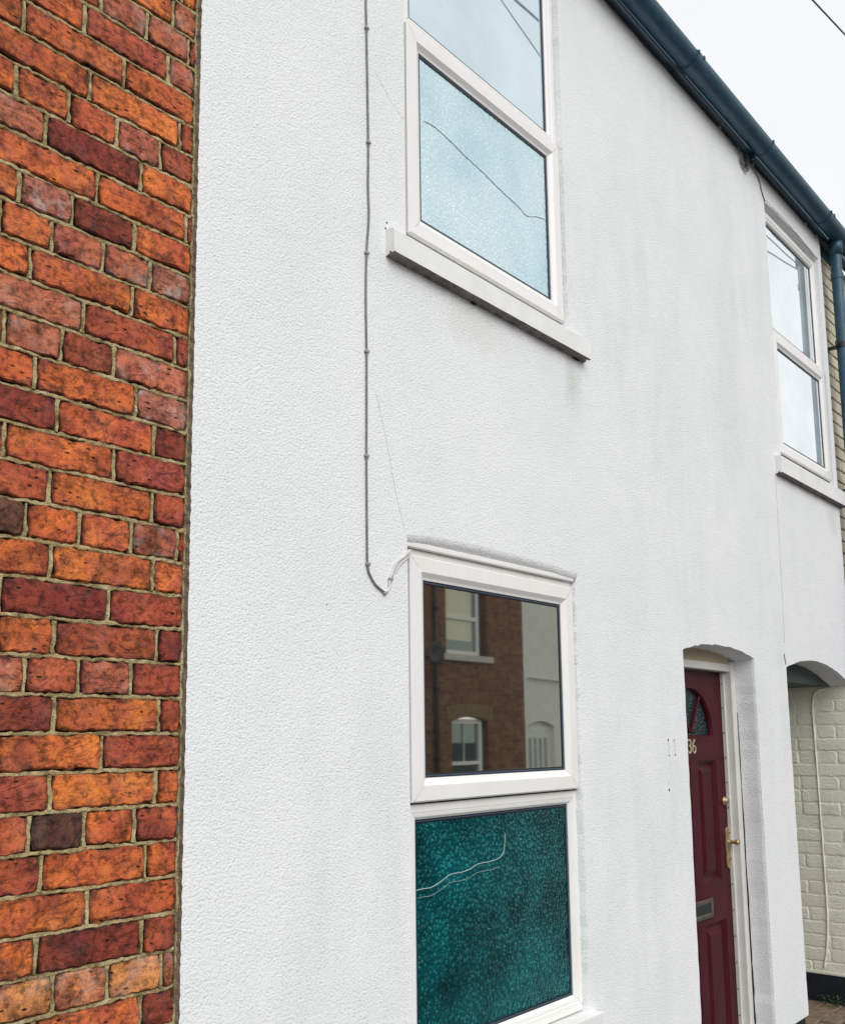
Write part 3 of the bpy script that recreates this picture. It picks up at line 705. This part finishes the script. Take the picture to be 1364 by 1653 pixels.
# plugged holes of a removed plate
for x, z, r in ((3.714, 1.536, .0045), (3.765, 1.534, .003), (3.716, 1.474, .003), (3.772, 1.475, .003), (3.703, 1.337, .005), (2.105, 3.060, .004), (2.035, 3.075, .003), (2.03, 3.055, .003)):
    lathe(MB(), x, z, [(.0005, r), (-.0012, r), (-.0014, r*.7)], 10).build('screw_hole', M['dirt'], wh)
for x in (3.714, 3.768):
    hair([(x, 0, 1.53), (x+.004, 0, 1.50), (x+.002, 0, 1.478)], .0007, 'scuff', 'clip')
hair([(3.703, 0, 1.375), (3.698, 0, 1.35)], .0007, 'scuff', 'clip')

# ------------------------------------------------------------------ gutter and downpipe
gu = empty('gutter', (4, -.08, 4.74), 'dark navy half round gutter running under the roof edge', 'gutter')
GY, GZ, GR = -.0835, 4.742, .056
def half(x, r): return [(x, GY+r*math.cos(math.radians(a)), GZ+r*math.sin(math.radians(a))) for a in range(180, 361, 10)]
def trough(x0, x1, r, t):
    o0, o1 = half(x0, r), half(x1, r); i0, i1 = half(x0, r-t), half(x1, r-t)
    return MB().loft([o0+i0[::-1], o1+i1[::-1]], True, True, True)
trough(EDGE-1.4, 9, GR, .0025).build('trough', M['gutter'], gu, smooth=False)
for xx in (1.9, 4.11, 6.00, 6.55):
    m = trough(xx-.035, xx+.035, GR+.0035, .003); m.add(trough(xx-.047, xx-.041, GR+.002, .002).v, trough(0, 1, 1, .1).f); m.build('coupling', M['gutter'], gu)
    for dx in (-.028, .028):
        MB().box(xx+dx-.006, xx+dx+.006, GY-GR-.007, GY-GR+.004, GZ-.012, GZ+.006).build('clip', M['gutter'], gu, bevel=.001)
for xx in (2.6, 3.4, 5.02, 7.2):
    m = trough(xx-.011, xx+.011, GR+.003, .003); m.box(xx-.011, xx+.011, GY+GR-.002, -.013, GZ-.055, GZ+.02); m.build('bracket', M['gutter'], gu)
    MB().box(xx-.006, xx+.006, GY-GR-.006, GY-GR+.004, GZ-.010, GZ+.007).build('clip', M['gutter'], gu, bevel=.001)
lathe_o = MB().loft([[(6.275+.041*math.cos(2*math.pi*k/20), -.064+.041*math.sin(2*math.pi*k/20), z) for k in range(20)] for z in (4.71, 4.60)], True, True, True).build('outlet', M['gutter'], gu, smooth=True)
PX, PY, PR = 6.275, -.060, .034
dp = empty('downpipe', (6.3, PY, 0), 'dark navy round downpipe fixed to the cream brickwork right of the far window', 'downpipe')
pp = smooth_path([(PX, PY, 4.70), (PX, PY, 4.42), (PX, PY, 4.0), (PX, PY, 3.2), (PX, PY, 2.0), (PX, PY, .15)], 6)
MB().tube(pp, PR, 20).build('pipe', M['gutter'], dp, smooth=True)
for zz in (4.455, 3.99, 3.06, 2.1):
    MB().tube([(PX, PY, zz-.018), (PX, PY, zz+.018)], PR+.005, 20).build('collar', M['gutter' if zz > 4.2 else 'black'], dp, smooth=False)
    if zz < 4.2:
        m = MB(); m.box(PX-.075, PX-.018, PY+.01, PY+.022, zz-.014, zz+.014); m.box(PX-.05, PX-.02, PY+.018, .031, zz-.022, zz-.006); m.build('pipe_bracket', M['black'], dp, bevel=.002)

# ------------------------------------------------------------------ cream brick house
ch = empty('cream_house', (7, 0, 0), 'cream painted brick house at the right edge, behind the downpipe', 'house')
CY = .030
solid('outer_wall', M['cream_work'], ch, 6.56, 9.5, CY+.002, .2, 1.86, 4.68)
solid('wall', M['cream_joint'], ch, XR-.012, 6.558, CY+.009, .2, 1.86, 4.68)
solid('lower_wall', M['cream_work'], ch, P_X1+.03, 9.5, CY+.004, .2, .0, 1.858)
solid('fascia_board', M['fascia'], ch, XR+.333, 9.5, -.012, .02, 4.687, 4.825)
rc = random.Random(5)
for k in range(36):
    z1 = 4.675-k*.0773; x = XR-.004 if k % 2 else XR-.004
    first = True; off = .115 if k % 2 else .225
    while x < 6.54:
        x1 = min(x+off if first else x+.232, 6.56); first = False
        m = brick_shape(x, x1, z1-.0773, z1, rc, CY, .02); m.build('brick', M['cream_wall'], ch); x = x1
# painted brick side of the passage
solid('passage_wall', M['cream'], ch, P_X1+.0015, P_X1+.18, .0035, 5.2, .0, 1.838)
def turn(m, X):                                     # brick built on the x-z plane, turned to face -x
    m.v = [Vector((X+v.y, v.x, v.z)) for v in m.v]; return m
for k in range(22):
    z1 = 1.836-k*.0768; z0 = z1-.0768
    if z0 < .14: break
    y = .001; first = True
    while y < 1.05:
        y1 = y+(.105 if k % 2 else .225) if first else y+(.228 if rc.random() < .7 else .112); first = False
        m = brick_shape(y, y1, z0, z1, rc, P_X1-.0025+rc.uniform(-.0012, .0012), .02, gap=.0045, rag=1.5); m.v = [Vector((v.y, v.x, v.z)) for v in m.v]
        m.build('brick', M['cream'], ch); y = y1
solid('plinth', M['plinth'], ch, P_X1-.010, P_X1+.012, .001, 5.2, -.02, .150)
MB().box(P_X1-.006, P_X1+.012, .001, 5.2, .1505, .1685).build('plinth_ledge', M['cream'], ch, bevel=.003)
# painted-over cable down the passage wall
pc = smooth_path([(6.135, .062, 1.832), (6.135, .12, 1.826), (6.135, .178, 1.822), (6.135, .214, 1.800), (6.135, .229, 1.75), (6.135, .234, 1.686), (6.135, .232, 1.499), (6.135, .230, 1.204), (6.135, .227, .769), (6.135, .229, .484), (6.135, .245, .30), (6.135, .268, .19)], 5)
pcb = MB().tube(pc, .0052, 8).build('cable', M['cream'], smooth=True, label='cream painted cable running down the passage wall', cat='cable')
tag(pcb); pcb['category'] = 'cable'

# ------------------------------------------------------------------ passage floor and weed
pf = MB().box(P_X0-.01, P_X1+.01, .052, 5.2, -.3, -.012).build('passage_floor', M['earth'], kind='structure')
rp = random.Random(9)
yy = -.0
for r_ in range(9):
    x = P_X0-.0+(.06 if r_ % 2 else 0)
    y0 = .06+r_*.105
    while x < P_X1-.02:
        x1 = min(x+.205, P_X1-.008)
        dz = rp.uniform(-.006, .004)
        MB().box(x+.004, x1-.004, y0+.004, y0+.101, -.05, .0+dz).build('paver', M['paver'], pf, bevel=.006); x = x1
wd = MB()
for i in range(80):
    a = rp.uniform(0, 6.28); r = rp.uniform(0, .055); b = Vector((6.085+r*math.cos(a), .19+1.5*r*math.sin(a), rp.uniform(0, .035)))
    d = Vector((math.cos(a), math.sin(a), rp.uniform(.2, 1.3))).normalized(); s_ = d.cross(Vector((0, 0, 1))).normalized()*rp.uniform(.003, .007); ln = rp.uniform(.015, .034)
    wd.add([b, b+d*ln*.5+s_, b+d*ln+Vector((0, 0, -.004)), b+d*ln*.5-s_], [(0, 1, 2, 3)])
wd.build('weed', M['leaf'], label='small green weed growing at the foot of the passage wall', cat='plant')

# ------------------------------------------------------------------ cables on the white wall
cb = empty('wall_cable', (1.945, 0, 3), 'grey cable clipped down the white wall and looped up to the lower window head', 'cable')
cp = [(1.943, 4.70), (1.946, 4.3), (1.943, 4.0), (1.945, 3.752), (1.947, 3.661), (1.953, 3.293), (1.951, 3.154), (1.954, 3.059), (1.944, 2.943), (1.940, 2.806), (1.942, 2.644), (1.941, 2.438), (1.940, 2.337), (1.941, 2.101), (1.943, 2.023), (1.956, 1.995), (1.979, 1.973), (2.012, 1.958), (2.030, 1.970), (2.036, 2.004), (2.064, 2.048), (2.102, 2.076), (2.122, 2.094)]
main = [i for i in range(len(cp)) if i <= 17]
MB().tube(smooth_path([(x, -.0042, z) for x, z in cp[:18]]), .0031, 8).build('sheath', M['cable'], cb, smooth=True)
MB().tube(smooth_path([(x, -.0042, z) for x, z in cp[17:]]), .0038, 8).build('sheath', M['cable_white'], cb, smooth=True, label='white painted end of the cable')
MB().tube(smooth_path([(2.045, -.003, 2.008), (2.075, -.003, 2.042), (2.108, -.003, 2.066), (2.125, -.003, 2.085)]), .0022, 6).build('sheath', M['cable_white'], cb, smooth=True, label='thin second strand beside the window corner')
for x, z in ((1.947, 3.661), (1.953, 3.293), (1.944, 2.943), (1.942, 2.644), (1.940, 2.337), (1.943, 2.030), (2.012, 1.957), (2.036, 1.998), (1.945, 4.02)):
    c_ = MB().box(x-.0065, x+.0065, -.0092, .001, z-.004, z+.004)
    lathe(c_, x+.008, z+.001, [(0, .0035), (-.006, .0035), (-.0075, .002)], 8)
    c_.build('cable_clip', M['clip'], cb, bevel=.001)
# wires along the fascia, with a spare coil
fw = empty('eaves_wire', (5, -.02, 4.70), 'thin wires strung below the gutter with a small spare coil', 'wire')
def wob(x0, x1, y, z, n, a, sag=0):
    return [(x0+(x1-x0)*i/n, y+rj.uniform(-a, a)*.4, z(i/n)+rj.uniform(-a, a)) for i in range(n+1)]
MB().tube(smooth_path(wob(1.5, 4.9, -.006, lambda t: 4.681, 34, .005)), .0035, 6).build('strand', M['wire'], fw, smooth=True)
MB().tube(smooth_path(wob(1.5, 6.4, -.016, lambda t: 4.750-.02*t, 10, .0015)), .0028, 6).build('strand', M['fascia_wire'], fw, smooth=True)
MB().tube(smooth_path(wob(5.05, 6.42, -.018, lambda t: 4.695+.036*t-.012*math.sin(math.pi*t), 8, .0015)), .0026, 6).build('strand', M['fascia_wire'], fw, smooth=True)
MB().tube(smooth_path(wob(4.95, 6.2, -.006, lambda t: 4.683, 14, .004)), .0035, 6).build('strand', M['wire'], fw, smooth=True)
co = []
for i in range(64):
    a = i/64*2*math.pi*3.2; r = .050+.008*math.sin(i*.7)
    co.append((4.925+r*math.cos(a), -.012-.006*math.sin(i*.9), 4.640+r*1.05*math.sin(a)))
MB().tube(co, .0024, 6).build('coil', M['cable'], fw, smooth=True)
MB().tube(smooth_path([(4.90, -.01, 4.655), (4.93, -.016, 4.63), (4.955, -.012, 4.665), (4.93, -.014, 4.685), (4.95, -.01, 4.62), (4.92, -.012, 4.61)]), .005, 6).build('knot', M['wire'], fw, smooth=True)
MB().tube(smooth_path([(5.00, -.006, 4.66), (5.08, -.006, 4.655), (5.15, -.005, 4.625), (5.175, -.004, 4.58), (5.215, -.004, 4.535)]), .0032, 6).build('drop_strand', M['cable'], fw, smooth=True)
for x in (4.62, 4.86, 5.06, 5.9, 6.1):
    MB().box(x-.012, x+.006, -.012, -.001, 4.672, 4.690).build('wire_clip', M['clip'], fw, bevel=.002)
# overhead telephone wires
def line(a, b, r, label, ext=(0, 0), sag=.0, wig=0, group='overhead wires'):
    a, b = Vector(a), Vector(b); d = b-a; a2, b2 = a-d*ext[0], b+d*ext[1]; n = 40; p = []
    for i in range(n+1):
        t = i/n; q = a2.lerp(b2, t); q.z -= sag*4*t*(1-t)
        if wig: q.z += wig*math.sin(t*13)+wig*.6*math.sin(t*29+1)
        p.append(q)
    return MB().tube(p, r, 6).build('overhead_wire', M['wire'], smooth=True, label=label, cat='wire', group=group)
line((6.116, -.043, 6.386), (7.143, -.0, 6.709), .0065, 'dark wire crossing the sky at the upper right corner', (4.9, 14))
line((8.727, -4, 10.298), (9.555, -4, 10.333), .016, 'high overhead wire mirrored as the darker line in the top pane', (1, .6))
line((8.473, -4, 10.178), (9.23, -4, 9.906), .008, 'high overhead wire mirrored as the fainter line in the top pane', (1, .4))
line((16.83, -4, 10.505), (18.834, -4, 10.592), .012, 'upper overhead wire mirrored in the window beside the downpipe', (1.2, .02))
line((16.841, -4, 10.211), (18.821, -4, 10.522), .012, 'lower overhead wire mirrored in the window beside the downpipe', (1.2, .02))
kk = MB(); q = []
for i in range(60):
    a = i/60*2*math.pi*2.6; q.append((18.95+.16*math.cos(a)+.002*i, -4+.03*math.sin(i), 10.55+.28*math.sin(a)-.012*i))
kk.tube(q, .016, 6).build('wire_coil', M['wire'], smooth=True, label='dark coil at the joint of two overhead wires, mirrored in the far window', cat='wire coil')

# ------------------------------------------------------------------ houses across the street, seen in the panes
OY = -8.93
ob = empty('opposite_brick_house', (10, OY, 0), 'brown brick house with white sash windows, mirrored in the clear pane', 'house')
def wall_holes(x0, x1, z0, z1, holes, y, d, name, mat, parent):
    lp = [[(x0, z0), (x1, z0), (x1, z1), (x0, z1)]]+holes
    tr = tessellate_polygon([[Vector((x, z, 0)) for x, z in q] for q in lp]); ap = [q for l_ in lp for q in l_]
    m = MB().add([(x, y, z) for x, z in ap], [tuple(t) for t in tr])
    for q in holes: m.loft([[(x, y, z) for x, z in q], [(x, y-d, z) for x, z in q]])
    m.build(name, mat, parent)
def rect(a, b, c, d): return [(a, c), (b, c), (b, d), (a, d)]
def arch(a, b, c, d, r): return [(a, c), (b, c)]+[(b-(b-a)*i/12, d+r*(1-(2*i/12-1)**2)) for i in range(13)]
OX1 = 15.90
ups = [(7.6, 8.65), (10.4, 11.45), (13.50, 14.72)]
holes = [rect(a, b, 3.05, 4.55) for a, b in ups]+[arch(a+.12, b-.02, .75, 1.86, .08) for a, b in ups]
wall_holes(4, OX1, 0, 5.3, holes, OY, .13, 'wall', M['brickwork_far'], ob)
for a, b in ups:
    wv = empty('window', ((a+b)/2, OY, 3.05), parent=ob)
    m = MB(); ring(m, a, b-.14, 3.06, 4.54, [(0, OY-.14), (0, OY-.09), (.07, OY-.09), (.07, OY-.14)], 0); m.box(a+.07, b-.21, OY-.13, OY-.095, 3.70, 3.77); m.build('frame', M['upvc'], wv)
    MB().box(b-.14, b, OY-.14, OY-.13, 3.06, 4.54).build('side_reveal', M['soffit'], wv)
    MB().box(a+.07, b-.21, OY-.15, OY-.13, 3.13, 4.48).build('pane', M['glass_far'], wv)
    MB().box(a+.085, b-.33, OY-.129, OY-.127, 3.32, 4.47).build('blind', M['blind'], wv)
    MB().box(a-.12, b+.12, OY-.1, OY+.06, 2.93, 3.045).build('sill', M['stone'], ob, bevel=.006)
    a2, b2 = a+.12, b-.02
    wv = empty('window', ((a2+b2)/2, OY, .75), parent=ob)
    m = MB(); ring(m, a2, b2-.10, .76, 1.90, [(0, OY-.14), (0, OY-.08), (.08, OY-.08), (.08, OY-.14)], 0); m.box(a2+.08, b2-.18, OY-.13, OY-.085, 1.09, 1.15); m.box((a2+b2)/2-.07, (a2+b2)/2-.06, OY-.12, OY-.10, 1.15, 1.82); m.build('frame', M['upvc'], wv)
    MB().box(b2-.10, b2, OY-.14, OY-.13, .76, 1.9).build('side_reveal', M['soffit'], wv)
    MB().box(a2, b2-.1, OY-.15, OY-.13, .8, 1.88).build('pane', M['glass_far'], wv)
    n = 15
    for i in range(n):
        t = (i+.5)/n; x = a2-.10+(b2-a2+.20)*t; zz = 1.87+.08*(1-(2*t-1)**2); lean = (t-.5)*.10
        MB().add([(x-.033, OY+.006, zz), (x+.033, OY+.006, zz), (x+.036+lean, OY+.006, zz+.23), (x-.036+lean, OY+.006, zz+.23), (x-.033, OY-.05, zz), (x+.033, OY-.05, zz), (x+.036+lean, OY-.05, zz+.23), (x-.036+lean, OY-.05, zz+.23)],
                 [(0, 1, 2, 3), (4, 5, 6, 7), (0, 1, 5, 4), (1, 2, 6, 5), (2, 3, 7, 6), (3, 0, 4, 7)]).build('arch_brick', M['arch_brick'], ob)
MB().add([(4, OY+.2, 5.25), (OX1, OY+.2, 5.25), (OX1, OY-4, 8), (4, OY-4, 8), (4, OY+.2, 5.31), (OX1, OY+.2, 5.31), (OX1, OY-4, 8.06), (4, OY-4, 8.06)],
         [(0, 1, 2, 3), (4, 5, 6, 7), (0, 1, 5, 4), (1, 2, 6, 5), (2, 3, 7, 6), (3, 0, 4, 7)]).build('roof', M['slate'], ob)
od = empty('opposite_downpipe', (13.15, OY+.06, 0), 'dark downpipe on the brown brick house across the street', 'downpipe')
MB().tube([(13.15, OY+.06, 0), (13.15, OY+.06, 5.2)], .04, 10).build('pipe', M['dish'], od, smooth=True)
for zz in (1.2, 2.4, 3.8): MB().tube([(13.15, OY+.06, zz-.03), (13.15, OY+.06, zz+.03)], .05, 10).build('collar', M['black'], od)
sd_ = empty('satellite_dish', (12.95, OY, 3.0), 'dark round satellite dish on the brown brick house across the street', 'satellite dish')
MB().loft([[(12.85+r*math.cos(2*math.pi*k/20), OY+.30+y, 3.00+r*math.sin(2*math.pi*k/20)) for k in range(20)] for r, y in ((.02, -.06), (.12, -.045), (.21, 0), (.212, .004), (.12, -.04), (.02, -.055))], True).build('dish', M['dish'], sd_, smooth=True)
MB().tube([(12.93, OY+.24, 3.05), (12.95, OY+.1, 2.95), (12.95, OY, 2.95)], .018, 8).build('arm', M['black'], sd_, smooth=True)
ow_ = empty('opposite_white_house', (18, OY, 0), 'pale rendered house with a white door, mirrored at the right of the clear pane', 'house')
wall_holes(OX1+.002, 24, 0, 5.3, [arch(15.96, 16.92, .05, 1.78, .10), rect(18, 19.1, 3.05, 4.5), rect(18, 19.1, .8, 2.1)], OY+.003, .14, 'wall', M['render_far'], ow_)
for zc, zd in ((3.05, 4.5), (.8, 2.1)):
    m = MB(); ring(m, 18, 19.1, zc, zd, [(0, OY-.14), (0, OY-.08), (.07, OY-.08), (.07, OY-.14)], 0); m.build('window_frame', M['upvc'], ow_)
    MB().box(18.05, 19.05, OY-.15, OY-.13, zc+.05, zd-.05).build('pane', M['glass_far'], ow_)
dd = empty('door', (16.44, OY, .05), parent=ow_)
MB().box(15.96, 16.92, OY-.15, OY-.10, .05, 1.9).build('door_frame', M['upvc'], dd)
MB().box(16.04, 16.84, OY-.0995, OY-.085, .06, 1.72).build('door_leaf', M['white_door'], dd)
for i in range(4): MB().box(16.12+i*.18, 16.22+i*.18, OY-.084, OY-.080, .7, 1.55).build('door_panel', M['clip'], dd)
MB().tube([(16.0, OY+.05, 2.72), (18.2, OY+.05, 2.66)], .02, 6).build('service_pipe', M['cable_white'], ow_)
MB().add([(OX1, OY+.2, 5.25), (24, OY+.2, 5.25), (24, OY-4, 8), (OX1, OY-4, 8), (OX1, OY+.2, 5.31), (24, OY+.2, 5.31), (24, OY-4, 8.06), (OX1, OY-4, 8.06)],
         [(0, 1, 2, 3), (4, 5, 6, 7), (0, 1, 5, 4), (1, 2, 6, 5), (2, 3, 7, 6), (3, 0, 4, 7)]).build('roof', M['slate'], ow_)
